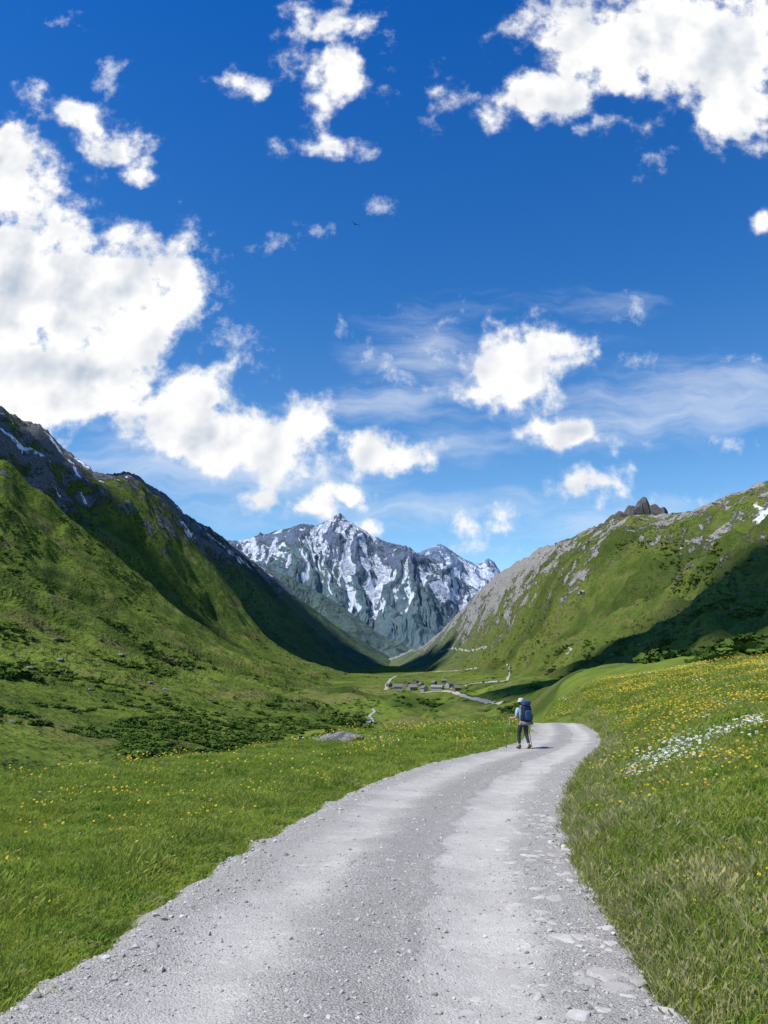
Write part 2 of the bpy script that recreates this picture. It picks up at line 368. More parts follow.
crown=.03*np.sin(np.pi*T)-.04*np.exp(-((T-.27)/.09)**2)-.04*np.exp(-((T-.70)/.08)**2)
ZZ=zr(yy)+crown[None,:]+.03*fbm(XX/.8,yy/.8,4)+.006*perlin(XX/.12,yy/.12)
ed_=np.minimum(T,1-T); ZZ=ZZ-.09*(1-sstep(0,.05,ed_))[None,:]+.03
UV=np.stack([T[None,:]+0*XX,yy/4],-1).reshape(-1,2)
f_=gridfaces(len(ys),41)
road=mkmesh('gravel_road',np.stack([XX,yy,ZZ],-1).reshape(-1,3),f_,rm,uv=UV); road['kind']='structure'
BR=BVHTree.FromPolygons([tuple(q) for q in np.stack([XX,yy,ZZ],-1).reshape(-1,3).tolist()],f_.tolist())
def roadz(x,y):
    h=BR.ray_cast(Vector((x,y,50)),Vector((0,0,-1))); return h[0].z if h[0] is not None else float(H(x,y))

# ---------------------------------------------------------------- scattering
def scatter(name,pts,rots,scl,idx,variants,kind='stuff'):
    coll=bpy.data.collections.new(name+'_source')
    for v in variants: coll.objects.link(v)
    me=bpy.data.meshes.new(name); me.vertices.add(len(pts)); me.vertices.foreach_set('co',np.asarray(pts,dtype=np.float32).ravel())
    a=me.attributes.new('rot','FLOAT_VECTOR','POINT'); a.data.foreach_set('vector',np.asarray(rots,dtype=np.float32).ravel())
    a=me.attributes.new('scl','FLOAT_VECTOR','POINT'); a.data.foreach_set('vector',np.asarray(scl,dtype=np.float32).ravel())
    a=me.attributes.new('idx','INT','POINT'); a.data.foreach_set('value',np.asarray(idx,dtype=np.int32))
    o=bpy.data.objects.new(name,me); COL.objects.link(o); o['kind']=kind
    nt=bpy.data.node_groups.new(name+'_nodes','GeometryNodeTree')
    nt.interface.new_socket('Geometry',in_out='INPUT',socket_type='NodeSocketGeometry'); nt.interface.new_socket('Geometry',in_out='OUTPUT',socket_type='NodeSocketGeometry')
    gi=nt.nodes.new('NodeGroupInput'); go=nt.nodes.new('NodeGroupOutput'); ip=nt.nodes.new('GeometryNodeInstanceOnPoints'); ci=nt.nodes.new('GeometryNodeCollectionInfo')
    ci.inputs['Collection'].default_value=coll; ci.inputs['Separate Children'].default_value=True; ci.inputs['Reset Children'].default_value=True
    ip.inputs['Pick Instance'].default_value=True
    def na(n,t):
        q=nt.nodes.new('GeometryNodeInputNamedAttribute'); q.data_type=t; q.inputs[0].default_value=n; return [s for s in q.outputs if s.enabled and s.name=='Attribute'][0]
    L=nt.links.new
    L(gi.outputs[0],ip.inputs['Points']); L(ci.outputs[0],ip.inputs['Instance']); L(na('idx','INT'),ip.inputs['Instance Index'])
    L(na('rot','FLOAT_VECTOR'),ip.inputs['Rotation']); L(na('scl','FLOAT_VECTOR'),ip.inputs['Scale']); L(ip.outputs[0],go.inputs[0])
    md=o.modifiers.new('scatter','NODES'); md.node_group=nt
    return o
def grassmat(name,cols,tip,trans=.38):
    m,g=newmat(name)
    r=g.n('ShaderNodeObjectInfo').outputs['Random']; p=g.n('ShaderNodeNewGeometry').outputs['Position']
    n=g.noise(p,.35,3.,.6); n0=g.noise(p,1.3,2.,.6)
    c=g.mix(g.m('ADD',g.m('MULTIPLY',r,.40),g.m('MULTIPLY',g.mr(n,.40,.60),.60)),cols[0],cols[1])
    c=g.mix(g.mr(n0,.54,.70,0.,.30),c,(.34,.34,.11))
    c=g.mix(g.mr(n0,.46,.32,0.,.40),c,(.09,.16,.025))
    oz=g.n('ShaderNodeSeparateXYZ',Vector=g.n('ShaderNodeTexCoord').outputs['Object']).outputs[2]
    c=g.mix(g.mr(oz,.02,.16,0.,.6),c,tip)
    d=g.n('ShaderNodeBsdfDiffuse',Color=c); t=g.n('ShaderNodeBsdfTranslucent',Color=c); mx=g.n('ShaderNodeMixShader',i0=trans,i1=d.outputs[0],i2=t.outputs[0])
    o=g.n('ShaderNodeOutputMaterial'); g.nt.links.new(mx.outputs[0],o.inputs[0]); return m
def clump(name,n,hmin,hmax,rad,w,mat,lean=.5):
    v=[];f=[]
    for i in range(n):
        a=random.uniform(0,6.283); r=rad*math.sqrt(random.random()); bx,by=r*math.cos(a),r*math.sin(a)
        h=random.uniform(hmin,hmax); la=random.uniform(0,6.283); l=random.uniform(.1,lean)*h
        dx,dy=math.cos(la)*l,math.sin(la)*l; px,py=-math.sin(la+random.uniform(-1,1))*w,math.cos(la)*w
        k=len(v)
        v+=[(bx-px,by-py,-.03),(bx+px,by+py,-.03),(bx+dx*.3-px*.8,by+dy*.3-py*.8,h*.55),(bx+dx*.3+px*.8,by+dy*.3+py*.8,h*.55),(bx+dx,by+dy,h*random.uniform(.85,1)),(bx+dx+px*.15,by+dy+py*.15,h)]
        f+=[(k,k+1,k+3,k+2),(k+2,k+3,k+5,k+4)]
    return mkmesh(name,v,f,mat,smooth=False,link=False)
gm1=grassmat('grass_blades',[(.215,.295,.042),(.36,.44,.070)],(.43,.50,.11))
gm2=grassmat('long_grass_blades',[(.20,.285,.042),(.34,.41,.070)],(.42,.46,.12))
gm3=grassmat('dry_grass_blades',[(.34,.34,.13),(.50,.47,.21)],(.57,.53,.27))
gm4=grassmat('broad_leaves',[(.12,.23,.034),(.21,.34,.052)],(.25,.38,.075))
V_=[clump('grass_a',50,.03,.080,.16,.003,gm1,1.),clump('grass_b',46,.035,.09,.15,.0032,gm1,1.),clump('grass_c',30,.02,.06,.13,.009,gm4,1.2),
    clump('grass_d',50,.05,.12,.17,.0028,gm2,1.),clump('grass_e',50,.045,.10,.17,.003,gm2,1.),clump('grass_f',36,.05,.14,.12,.0028,gm3,1.1)]
def sector(n,d0,d1,a=33):
    d=np.sqrt(rng.random(n)*(d1*d1-d0*d0)+d0*d0); t=np.radians(rng.uniform(-a,a,n)); return d*np.sin(t),d*np.cos(t),d
gx=[];gy=[];gs=[]
for n,d0,d1,s in ((16000,2.2,7,.85),(31000,7,15,1.),(36000,15,32,1.35),(34000,32,75,2.1)):
    x,y,d=sector(n,d0,d1,34); gx.append(x);gy.append(y);gs.append(np.full(n,s))
gx=np.concatenate(gx);gy=np.concatenate(gy);gs=np.concatenate(gs)
m=rmask(gx,gy); keep=(m<-.12+.30*rng.random(len(m)))|((m<.34)&(rng.random(len(m))<.08))
gx,gy,gs,m=gx[keep],gy[keep],gs[keep],m[keep]
gz=H(gx,gy); n=len(gx); rgt=gx>xbank(gy)-.05
tuft=sstep(-.3,.5,fbm(gx/.9,gy/.9,3)); patch=fbm(gx/.9+40,gy/.9,3)
e=np.clip(-m,0,3)
idx=np.where(rgt,rng.choice([3,4,2,1],n),rng.choice([0,0,1,2],n))
idx=np.where((patch>.15)&(rng.random(n)<.6),2,idx)
dryp=np.where(rgt,.42*np.exp(-(e/.7)**2)+.04,.14*np.exp(-e/.4)+.04)
idx=np.where(rng.random(n)<dryp,5,idx)
idx=np.where((~rgt)&(patch<-.25)&(rng.random(n)<.4),4,idx)
weed=(~rgt)&(e<1.6)&(fbm(gx/.7+3,gy/.7,2)>.15); idx=np.where(weed&(rng.random(n)<.6),rng.choice([2,3],n),idx)
hs=gs*(.55+.65*tuft)*np.where((e<.25)&~rgt,.7,1)*np.where((idx==5)&(~rgt),.5,1)*np.where(rgt&(e<.9),1.3,1)*np.where(weed,1.4,1)*rng.uniform(.6,1.4,n)*np.where(gs>2,.75,1)
scl=np.stack([gs*rng.uniform(.8,1.2,n),gs*rng.uniform(.8,1.2,n),hs],1)
rot=np.stack([rng.normal(0,.16,n),rng.normal(0,.16,n)-np.where(rgt&(e<.6),.2,0),rng.uniform(0,6.28,n)],1)
scatter('grass',np.stack([gx,gy,gz],1),rot,scl,idx,V_)

def flower(name,mat,heads,hr,hmin,hmax,rad):
    v=[];f=[];mi=[]
    for i in range(heads):
        a=random.uniform(0,6.283); r=rad*math.sqrt(random.random()); x,y=r*math.cos(a),r*math.sin(a); h=random.uniform(hmin,hmax)
        k=len(v); v+=[(x-.0015,y,-.02),(x+.0015,y,-.02),(x+.0015,y+.01,h),(x-.0015,y+.01,h)]; f.append((k,k+1,k+2,k+3)); mi.append(1)
        tx,ty=random.uniform(-.5,.5),random.uniform(-.7,.1)
        M=Euler((ty*-1.,tx,0)).to_matrix()
        for q in range(6):
            an=q*1.047; k=len(v)
            for (rr,da,zz) in ((.15,0,0),(.8,-.35,.1),(1.,0,.22),(.8,.35,.1)):
                w=M@Vector((math.cos(an+da)*rr*hr,math.sin(an+da)*rr*hr,zz*hr)); v.append((x+w.x,y+.01+w.y,h+w.z))
            f.append((k,k+1,k+2,k+3)); mi.append(0)
    o=mkmesh(name,v,f,mat,smooth=False,link=False); o.data.materials.append(gm2)
    o.data.polygons.foreach_set('material_index',np.array(mi,dtype=np.int32)); return o
yel=plain('yellow_petals',(.88,.56,.03),.6,.2); wht=plain('white_petals',(.84,.84,.82),.6,.06); pur=plain('mauve_petals',(.45,.25,.5),.6,.1)
FV=[flower('flower_a',yel,4,.020,.12,.22,.26),flower('flower_b',wht,5,.026,.14,.24,.20),flower('flower_c',pur,3,.02,.12,.22,.12)]
x1,y1,d1=sector(11000,16,70,34); xq,yq,dq=sector(1500,5,16,34); x1=np.concatenate([x1,xq]); y1=np.concatenate([y1,yq])
k=(x1>xr(y1)+.4)&(fbm(x1/3,y1/3,3)>-.10)
k2=(x1<xl(y1)-.4)&(rng.random(len(x1))<.16)
x1,y1=x1[k|k2],y1[k|k2]; i1=np.where(rng.random(len(x1))<.95,0,2); i1=np.where(rng.random(len(x1))<.012,1,i1)
cx,cy=[],[]
for (px_,py_,nn,sp) in ((688,752,55,.55),(668,766,34,.32),(704,741,24,.45)):
    hp=hitpx(px_,py_)
    cx.append(rng.normal(hp.x,sp,nn)); cy.append(rng.normal(hp.y,sp*1.3,nn))
cx=np.concatenate(cx); cy=np.concatenate(cy); x1=np.concatenate([x1,cx]); y1=np.concatenate([y1,cy]); i1=np.concatenate([i1,np.full(len(cx),1)])
n=len(x1); s=rng.uniform(.7,1.3,n)*np.interp(np.hypot(x1,y1),[6,20,60],[.6,1.15,1.8])
scatter('wildflowers',np.stack([x1,y1,H(x1,y1)],1),np.stack([x1*0,x1*0,rng.normal(0,.6,n)],1),np.stack([s,s,s],1),i1,FV)

def stone(name,flat,mat,seed,sub=2,link=False):
    bm=bmesh.new(); bmesh.ops.create_icosphere(bm,subdivisions=sub,radius=1.); r=random.Random(seed)
    pl=[(Vector((r.gauss(0,1),r.gauss(0,1),r.gauss(0,1))).normalized(),r.uniform(.55,.85)) for _ in range(11)]
    for v in bm.verts:
        for n_,d_ in pl:
            q=v.co.dot(n_)
            if q>d_: v.co-=n_*(q-d_)
        v.co.z*=flat
    me=bpy.data.meshes.new(name); bm.to_mesh(me); bm.free(); me.materials.append(mat)
    o=bpy.data.objects.new(name,me)
    if link: COL.objects.link(o)
    return o
stm,g=newmat('gravel_stone'); r_=g.n('ShaderNodeObjectInfo').outputs['Random']; pp=g.n('ShaderNodeNewGeometry').outputs['Position']
c=g.mix(r_,(.28,.265,.245),(.60,.575,.53)); c=g.mix(g.mr(g.noise(pp,30.,3.),.4,.7,0.,.35),c,(.22,.21,.19)); finish(g,c,diffuse=True)
slm,g=newmat('flat_stone'); pp=g.n('ShaderNodeNewGeometry').outputs['Position']
c=g.mix(g.n('ShaderNodeObjectInfo').outputs['Random'],(.38,.36,.33),(.56,.535,.49)); c=g.mix(g.mr(g.noise(pp,14.,4.),.4,.7,0.,.4),c,(.28,.265,.24)); finish(g,c,normal=g.bump(g.noise(pp,30.,4.),.5,.01),diffuse=True)
SV=[stone('stone_%d'%i,f,stm if i<3 else slm,i+5) for i,f in enumerate((.7,.6,.45,.26,.20))]
x=[];y=[];s=[];ix=[]
xa,ya,da=sector(26000,2.5,9,34); xb_,yb_,db=sector(16000,9,24,34)
for X1,Y1,s0 in ((xa,ya,.0065),(xb_,yb_,.010)):
    mm=rmask(X1,Y1); T1=(X1-xl(Y1))/(xr(Y1)-xl(Y1)); inr=(mm>-.05)
    trk=np.maximum(np.exp(-((T1-.27)/.1)**2),np.exp(-((T1-.70)/.10)**2))
    kp=inr&(rng.random(len(X1))>trk*.85)
    X1,Y1=X1[kp],Y1[kp]; x.append(X1);y.append(Y1); s.append(s0*np.exp(rng.normal(0,.5,len(X1)))); ix.append(rng.integers(0,3,len(X1)))
def edgest(n,side,d0,d1,smin,smax,spread,fl,off=0.):
    Y1=rng.uniform(d0,d1,n)
    E=(xl(Y1)+np.abs(rng.normal(off,spread,n))-.12) if side<0 else (xr(Y1)-np.abs(rng.normal(off,spread,n))+.1)
    x.append(E);y.append(Y1);s.append(rng.uniform(smin,smax,n)*rng.uniform(.5,1,n));ix.append(rng.choice(fl,n))
edgest(700,-1,2.5,26,.012,.036,.24,[0,1,2]); edgest(600,1,2.5,26,.012,.04,.27,[0,1,2]); edgest(180,1,3.8,14,.05,.13,.30,[3,4],.5); edgest(30,-1,3,15,.03,.06,.3,[2,3])
x=np.concatenate(x);y=np.concatenate(y);s=np.concatenate(s);ix=np.concatenate(ix)
z=np.array([roadz(a,b) for a,b in zip(x,y)]); z+=s*np.where(ix>=3,-.07,.15)
n=len(x); tl=np.where(ix>=3,.04,.35)
scatter('gravel',np.stack([x,y,z],1),np.stack([rng.normal(0,1,n)*tl,rng.normal(0,1,n)*tl,rng.uniform(0,6.28,n)],1),np.stack([s*rng.uniform(.8,1.4,n),s*rng.uniform(.8,1.2,n),s],1),ix,SV)

# shrubs (mass)
lm,g=newmat('shrub_leaves'); r_=g.n('ShaderNodeObjectInfo').outputs['Random']
c=g.mix(r_,(.045,.085,.018),(.10,.155,.03)); finish(g,c,diffuse=True)
def shrub(name,n=170):
    v=[];f=[]
    lob=[(random.gauss(0,.45),random.gauss(0,.45),random.uniform(.1,.4),random.uniform(.3,.55)) for _ in range(6)]
    for i in range(n):
        l=random.choice(lob); d=Vector((random.gauss(0,1),random.gauss(0,1),random.gauss(0,1))).normalized(); r=l[3]*random.uniform(.75,1.1)
        c=Vector((l[0],l[1],l[2]))+d*r
        if c.z<-.05: c.z=.0
        t=d.orthogonal().normalized(); b=d.cross(t); a=random.uniform(0,6.28); t,b=t*math.cos(a)+b*math.sin(a),b*math.cos(a)-t*math.sin(a)
        s_=random.uniform(.08,.15); t=(t+d*random.uniform(-.5,.5))*s_; b=b*s_; k=len(v)
        v+=[c-t-b,c+t-b*.6,c+t*1.2+b,c-t*.7+b]; f.append((k,k+1,k+2,k+3))
    return mkmesh(name,[tuple(q) for q in v],f,lm,smooth=False,link=False)
BVs=[shrub('shrub_%d'%i) for i in range(3)]
pts=[];scs=[]
def shrub_px(n,x0,x1,y0,y1,thr,smin,smax,lam=40):
    c=0
    for _ in range(n*5):
        if c>=n: break
        px_,py_=random.uniform(x0,x1),random.uniform(y0,y1); h=hitpx(px_,py_)
        if h is None or h.y<62 or h.y>2600: continue
        if float(fbm(np.array(h.x/lam),np.array(h.y/lam),3))<thr: continue
        pts.append((h.x,h.y,h.z-.1)); scs.append(random.uniform(smin,smax)*random.uniform(.6,1)); c+=1
shrub_px(700,120,375,718,756,-.12,.9,2.6,18)
shrub_px(250,60,370,700,740,.1,.8,2.2,20)
shrub_px(400,-20,380,630,725,.20,1.,2.4,50)
shrub_px(500,-20,390,500,680,.15,2,4.5,120)
shrub_px(450,530,780,640,690,.10,1.2,2.8,50)
shrub_px(450,440,780,540,660,.18,1.6,3.2,80)
shrub_px(180,390,520,650,712,.15,1.5,3,60)
n=len(pts); scs=np.array(scs)
scatter('shrubs',pts,np.stack([rng.normal(0,.1,n),rng.normal(0,.1,n),rng.uniform(0,6.28,n)],1),np.stack([scs*rng.uniform(.9,1.5,n),scs*rng.uniform(.9,1.5,n),scs*.7],1),rng.integers(0,3,n),BVs)

# ---------------------------------------------------------------- boulders
bmats=[plain('boulder_rock',(.17,.165,.155),.9,.5,3.)]
bsrc=[stone('boulder_src%d'%i,.6,bmats[0],40+i,3) for i in range(3)]
def top(o,label,cat,group=None):
    o['label']=label; o['category']=cat
    if group: o['group']=group
bl=[(322,742,.35),(331,741,.55),(341,740,.7),(352,739,.5),(346,742,.4),(442,722,.3),(401,722,.6),(408,724,.4),(122,655,2.2),(100,640,2.),(150,683,1.6),(165,690,1.4),(133,706,1.),(55,640,2.),(60,660,1.8),(210,700,1.2),(235,710,1.),(90,690,1.),(30,668,1.5),(395,716,.6),(455,712,.8),(430,705,1.2),(612,655,1.4),(640,645,1.5),(700,630,1.5),(730,610,2.5),(180,662,2.),(75,712,.8),(12,722,.7)]
for i,(px_,py_,sz) in enumerate(bl):
    h=hitpx(px_,py_)
    if h is None: continue
    if i<5 and h.y>60:
        for q in range(py_,780):
            h2=hitpx(px_,q)
            if h2 and h2.y<45: h=h2; break
    o=bpy.data.objects.new('boulder',bsrc[i%3].data); COL.objects.link(o); o.location=(h.x,h.y,h.z+sz*.1); o.scale=(sz*1.2,sz*.9,sz*.8); o.rotation_euler=(random.uniform(-.2,.2),random.uniform(-.2,.2),random.uniform(0,6))
    top(o,'grey lichen-covered boulder lying in the alpine grass' if i>4 else 'low dark grey boulder half sunk in the meadow edge','boulder','boulders scattered over the meadows')
cm=plain('crag_rock',(.10,.095,.09),.95,.5,.25)
bm=bmesh.new()
for (px_,py_,wd,ht) in ((600,529,16,7),(607,525,17,11),(615,520,18,15),(623,517,19,18),(631,514,20,21),(639,512,18,26),(645,510,17,30),(653,513,19,23),(661,514,19,24),(669,518,18,14),(678,520,16,9)):
    d=1235; q=pw(px_,py_+3,d)
    r=random.Random(px_)
    ret=bmesh.ops.create_icosphere(bm,subdivisions=4,radius=1.)
    pl=[(Vector((r.gauss(0,1),r.gauss(0,1),r.gauss(0,.5))).normalized(),r.uniform(.5,.8)) for _ in range(14)]
    for v in ret['verts']:
        for n_,d_ in pl:
            k=v.co.dot(n_)
            if k>d_: v.co-=n_*(k-d_)
        taper=1-.3*max(0,v.co.z)
        v.co=Vector((q[0]+v.co.x*wd*taper,q[1]+v.co.y*wd*taper,q[2]+1+v.co.z*ht*.85+r.uniform(-.9,.9)))
me=bpy.data.meshes.new('rock_crag'); bm.to_mesh(me); bm.free(); me.materials.append(cm); crag=bpy.data.objects.new('rock_crag',me); COL.objects.link(crag)
top(crag,'jagged dark rock crag standing on the grassy ridge crest','rock')

# ---------------------------------------------------------------- paths & stream
def ribbon(name,pl,w,mat,lift=.35,kind='structure'):
    P=[]
    for (a,b) in zip(pl[:-1],pl[1:]):
        k=max(2,int(math.hypot(b[0]-a[0],b[1]-a[1])/1.5))
        for i in range(k):
            t=i/k; h=hitpx(a[0]+(b[0]-a[0])*t,a[1]+(b[1]-a[1])*t)
            if h is not None: P.append(h)
    Q=[P[0]]
    for q in P[1:]:
        if 1.<(q-Q[-1]).length<260: Q.append(q)
    P=[]
    for a,b in zip(Q[:-1],Q[1:]):
        k=max(1,int((b-a).length/6))
        for i in range(k): P.append(a.lerp(b,i/k))
    P.append(Q[-1])
    for _ in range(4):
        P=[P[0]]+[(P[i-1]+P[i]*2+P[i+1])/4 for i in range(1,len(P)-1)]+[P[-1]]
    v=[];f=[]
    for i,q in enumerate(P):
        t=(P[min(i+1,len(P)-1)]-P[max(i-1,0)]); t.z=0; t=t.normalized(); s_=Vector((-t.y,t.x,0))*w*random.uniform(.35,.65)
        for kk in (-1,0,1):
            e=q+s_*kk; zz=topz(e.x,e.y); v.append((e.x,e.y,(zz if zz is not None else e.z)+lift))
    for i in range(len(P)-1):
        for kk in (0,1): f.append((i*3+kk,i*3+kk+1,i*3+kk+4,i*3+kk+3))
    o=mkmesh(name,v,f,mat); o['kind']=kind; return o
pm=plain('path_gravel',(.36,.34,.29),.95,.15,.3); wm=plain('stream_water',(.40,.43,.43),.3,.35,1.,.5)
for pl,w in (([(420,693),(446,691),(456,693),(468,698),(488,702),(503,704)],3.8),([(386,690),(387,684),(391,679),(398,675)],4.),([(507,681),(510,673),(509,667),(506,662)],2.2),([(450,689),(462,686),(478,683),(495,682),(507,681)],3.4),([(566,655),(572,650),(568,646)],3),([(440,652),(452,648),(470,651),(488,647)],2.6),([(400,676),(425,672),(455,671),(480,668)],3.)):
    try: ribbon('path',pl,w,pm)
    except Exception as ex: print('path fail',ex)
try: ribbon('stream',[(366,723),(374,721),(368,716),(376,712),(371,708)],1.3,wm,.2)
except Exception as ex: print('stream fail',ex)

# ---------------------------------------------------------------- village
wl=[plain('plaster_wall',(.36,.34,.30),.9,.12,.8),plain('timber_wall',(.18,.13,.09),.9,.2,.8),plain('stone_wall',(.25,.24,.22),.9,.3,1.5)]
rf=[plain('slate_roof',(.15,.15,.155),.8,.2,1.),plain('pale_stone_roof',(.23,.225,.21),.8,.2,1.)]
wn=plain('window_glass',(.03,.035,.04),.2,.1,1.,.5)
wmesh=bpy.data.meshes.new('window'); wmesh.from_pydata([(-.5,0,0),(.5,0,0),(.5,0,1.2),(-.5,0,1.2)],[],[(0,1,2,3)]); wmesh.materials.append(wn)
def house(kind):
    L,W,Hh,rh=((10,7,4.4,2.8),(13,8,4.2,3.),(7,6,4,2.2),(15,8,4.,2.6))[kind]
    me=bpy.data.meshes.new('wall'); vv=[(-L/2,-W/2,-1.5),(L/2,-W/2,-1.5),(L/2,W/2,-1.5),(-L/2,W/2,-1.5),(-L/2,-W/2,Hh),(L/2,-W/2,Hh),(L/2,W/2,Hh),(-L/2,W/2,Hh),(-L/2,0,Hh+rh),(L/2,0,Hh+rh)]
    me.from_pydata(vv,[],[(0,1,5,4),(1,2,6,9,5),(2,3,7,6),(3,0,4,8,7)]); me.materials.append(wl[(0,2,1,0)[kind]])
    e=.7; t=.35; k=rh/(W/2)
    m2=bpy.data.meshes.new('roof'); v2=[]
    for X2 in (-L/2-e,L/2+e):
        for (yy_,zz_) in ((-(W/2+e),Hh-e*k+.05),(0,Hh+rh+.05),((W/2+e),Hh-e*k+.05)): v2+=[(X2,yy_,zz_),(X2,yy_,zz_+t)]
    f2=[(1,3,9,7),(3,5,11,9),(0,6,8,2),(2,8,10,4),(0,2,3,1),(2,4,5,3),(6,7,9,8),(8,9,11,10),(0,1,7,6),(4,10,11,5)]
    m2.from_pydata(v2,[],f2); m2.materials.append(rf[kind%2])
    wp=[]; nw=int(L/2.8)
    for i in range(nw): wp.append((-L/2+L*(i+.5)/nw,-W/2-.03,1.4))
    m4=bpy.data.meshes.new('chimney'); cx_=L*.25; z0=Hh+rh*.6; bb=[(cx_+a*.45,.9+b*.45,zc) for zc in (z0,Hh+rh+1.1) for a,b in ((-1,-1),(1,-1),(1,1),(-1,1))]
    m4.from_pydata(bb,[],[(0,1,5,4),(1,2,6,5),(2,3,7,6),(3,0,4,7),(4,5,6,7)]); m4.materials.append(wl[2])
    return [('wall',me,(0,0,0)),('roof',m2,(0,0,0)),('chimney',m4,(0,0,0))]+[('window',wmesh,q) for q in wp]
HS=[house(k) for k in range(4)]
hl=[(389,687,2),(398,690,0),(407,685,2),(412,690,1),(421,687,2),(424,691,0),(434,685,2),(437,690,3),(449,687,0),(457,691,2),(416,683,2),(444,683,2),(447,648,2),(480,646,2)]
lab={0:'white plastered chalet with a grey slate roof in the meadow',1:'long grey stone farmhouse with a gabled roof',2:'small dark timber hut with a slate roof',3:'long white barn with a pale gabled roof'}
for i,(px_,py_,k) in enumerate(hl):
    h=hitpx(px_,py_)
    if h is None: continue
    e=bpy.data.objects.new('house',None); COL.objects.link(e); e.location=(h.x,h.y,h.z); e.rotation_euler=(0,0,random.uniform(-1.2,1.2)); e.scale=(.85,)*3
    top(e,lab[k],'house','houses of the hamlet in the valley')
    for nm,me,lo in HS[k]:
        o=bpy.data.objects.new(nm,me); COL.objects.link(o); o.parent=e; o.location=lo

# ---------------------------------------------------------------- hiker
hx,hd=unproj(524,750); hz=roadz(hx,hd)
skin=plain('skin',(.50,.30,.21),.6,.08,30.); shirtm=plain('teal_shirt',(.30,.48,.54),.85,.15,25.); trm=plain('dark_trousers',(.035,.04,.05),.9,.2,25.)
bootm=plain('brown_boots',(.07,.05,.035),.8,.2,30.); hatm=plain('pale_hat',(.52,.49,.43),.85,.1,30.); packm=plain('navy_fabric',(.014,.020,.04),.7,.25,15.); coverm=plain('blue_fabric',(.025,.075,.17),.6,.2,15.); greym=plain('grey_strap',(.12,.12,.13),.8,.2,20.); polem=plain('dark_metal',(.10,.10,.11),.35,.1,40.,.6); hairm=plain('brown_hair',(.05,.03,.02),.8,.3,60.); matm=plain('grey_mat',(.20,.21,.22),.8,.15,20.)
def skinned(name,verts,edges,radii,root,mat,sub=2,parent=None):
    me=bpy.data.meshes.new(name); me.from_pydata(verts,edges,[]); o=bpy.data.objects.new(name,me); COL.objects.link(o)
    md=o.modifiers.new('s','SKIN'); md.use_smooth_shade=True
    for i,r in enumerate(radii):
        sv=me.skin_vertices[0].data[i]; sv.radius=(r,r) if not isinstance(r,tuple) else r; sv.use_root=(i==root)
    s2=o.modifiers.new('u','SUBSURF'); s2.levels=sub; s2.render_levels=sub
    dg=bpy.context.evaluated_depsgraph_get(); nm=bpy.data.meshes.new_from_object(o.evaluated_get(dg))
    o.modifiers.clear(); o.data=nm; nm.name=name; nm.materials.clear(); nm.materials.append(mat)
    for p_ in nm.polygons: p_.use_smooth=True
    if parent: o.parent=parent
    return o
HK=bpy.data.objects.new('person',None); COL.objects.link(HK); HK.location=(hx,hd,hz); HK.rotation_euler=(0,0,math.radians(20))
top(HK,'hiker in teal shirt and pale hat walking with trekking poles','person')
J={}
def j(n,*p): J[n]=Vector(p)
j('pel',0,0,.96); j('wai',0,.02,1.10); j('che',0,.05,1.30); j('nek0',0,.07,1.45); j('nek',0,.085,1.52); j('hd0',0,.105,1.60); j('hd1',0,.11,1.69); j('hdt',0,.105,1.755)
j('hipL',-.10,0,.92); j('knL',-.12,.13,.51); j('anL',-.12,.10,.10); j('heL',-.12,.07,.05); j('toL',-.13,.29,.035)
j('hipR',.10,0,.92); j('knR',.12,.0,.50); j('anR',.13,-.18,.13); j('heR',.13,-.21,.085); j('toR',.14,-.03,.035)
j('shL',-.19,.06,1.41); j('elL',-.29,-.01,1.14); j('wrL',-.33,.22,1.08); j('haL',-.34,.29,1.09)
j('shR',.19,.06,1.41); j('elR',.29,-.03,1.14); j('wrR',.33,.18,1.04); j('haR',.34,.25,1.05)
names=[];edges=[];rad=[]
def add(n,r,par=None,pos=None):
    if pos is not None: J[n]=Vector(pos)
    names.append(n); rad.append(r)
    if par: edges.append((names.index(par),len(names)-1))
add('pel',(.15,.11)); add('wai',(.135,.10),'pel'); add('che',(.165,.115),'wai'); add('nek0',(.09,.07),'che'); add('nek',.055,'nek0'); add('hd0',(.072,.085),'nek'); add('hd1',(.078,.098),'hd0'); add('hdt',(.05,.06),'hd1')
for s_ in 'LR':
    add('hip'+s_,.095,'pel'); add('kn'+s_,.058,'hip'+s_); add('an'+s_,.040,'kn'+s_); add('he'+s_,.038,'an'+s_); add('to'+s_,.030,'he'+s_)
    add('sh'+s_,.062,'che'); add('el'+s_,.042,'sh'+s_); add('wr'+s_,.027,'el'+s_); add('ha'+s_,(.038,.026),'wr'+s_)
    h0=J['ha'+s_]; si=-1 if s_=='L' else 1
    for q,(dz,ln) in enumerate(((.030,.030),(.010,.034),(-.010,.032),(-.030,.026))):
        a='f%s%d'%(s_,q)
        add(a+'a',.0095,'ha'+s_,h0+Vector((si*.022,.035,dz))); add(a+'b',.009,a+'a',h0+Vector((si*.004,.035+ln,dz))); add(a+'c',.008,a+'b',h0+Vector((-si*.026,.030+ln*.6,dz)))
    add('t%sa'%s_,.011,'wr'+s_,h0+Vector((-si*.03,-.015,.03))); add('t%sb'%s_,.0095,'t%sa'%s_,h0+Vector((-si*.032,.028,.045)))
body=skinned('body',[J[n] for n in names],edges,rad,0,skin,2,HK)
bm=bmesh.new(); bm.from_mesh(body.data)
for (c_,s_) in (((0,.215,1.655),(.014,.022,.022)),((-.085,.10,1.66),(.012,.02,.032)),((.085,.10,1.66),(.012,.02,.032)),((0,.198,1.61),(.028,.012,.008))):
    bmesh.ops.create_uvsphere(bm,u_segments=10,v_segments=8,radius=1.,matrix=Matrix.Translation(c_)@Matrix.Diagonal((*s_,1)))
bm.to_mesh(body.data); bm.free()
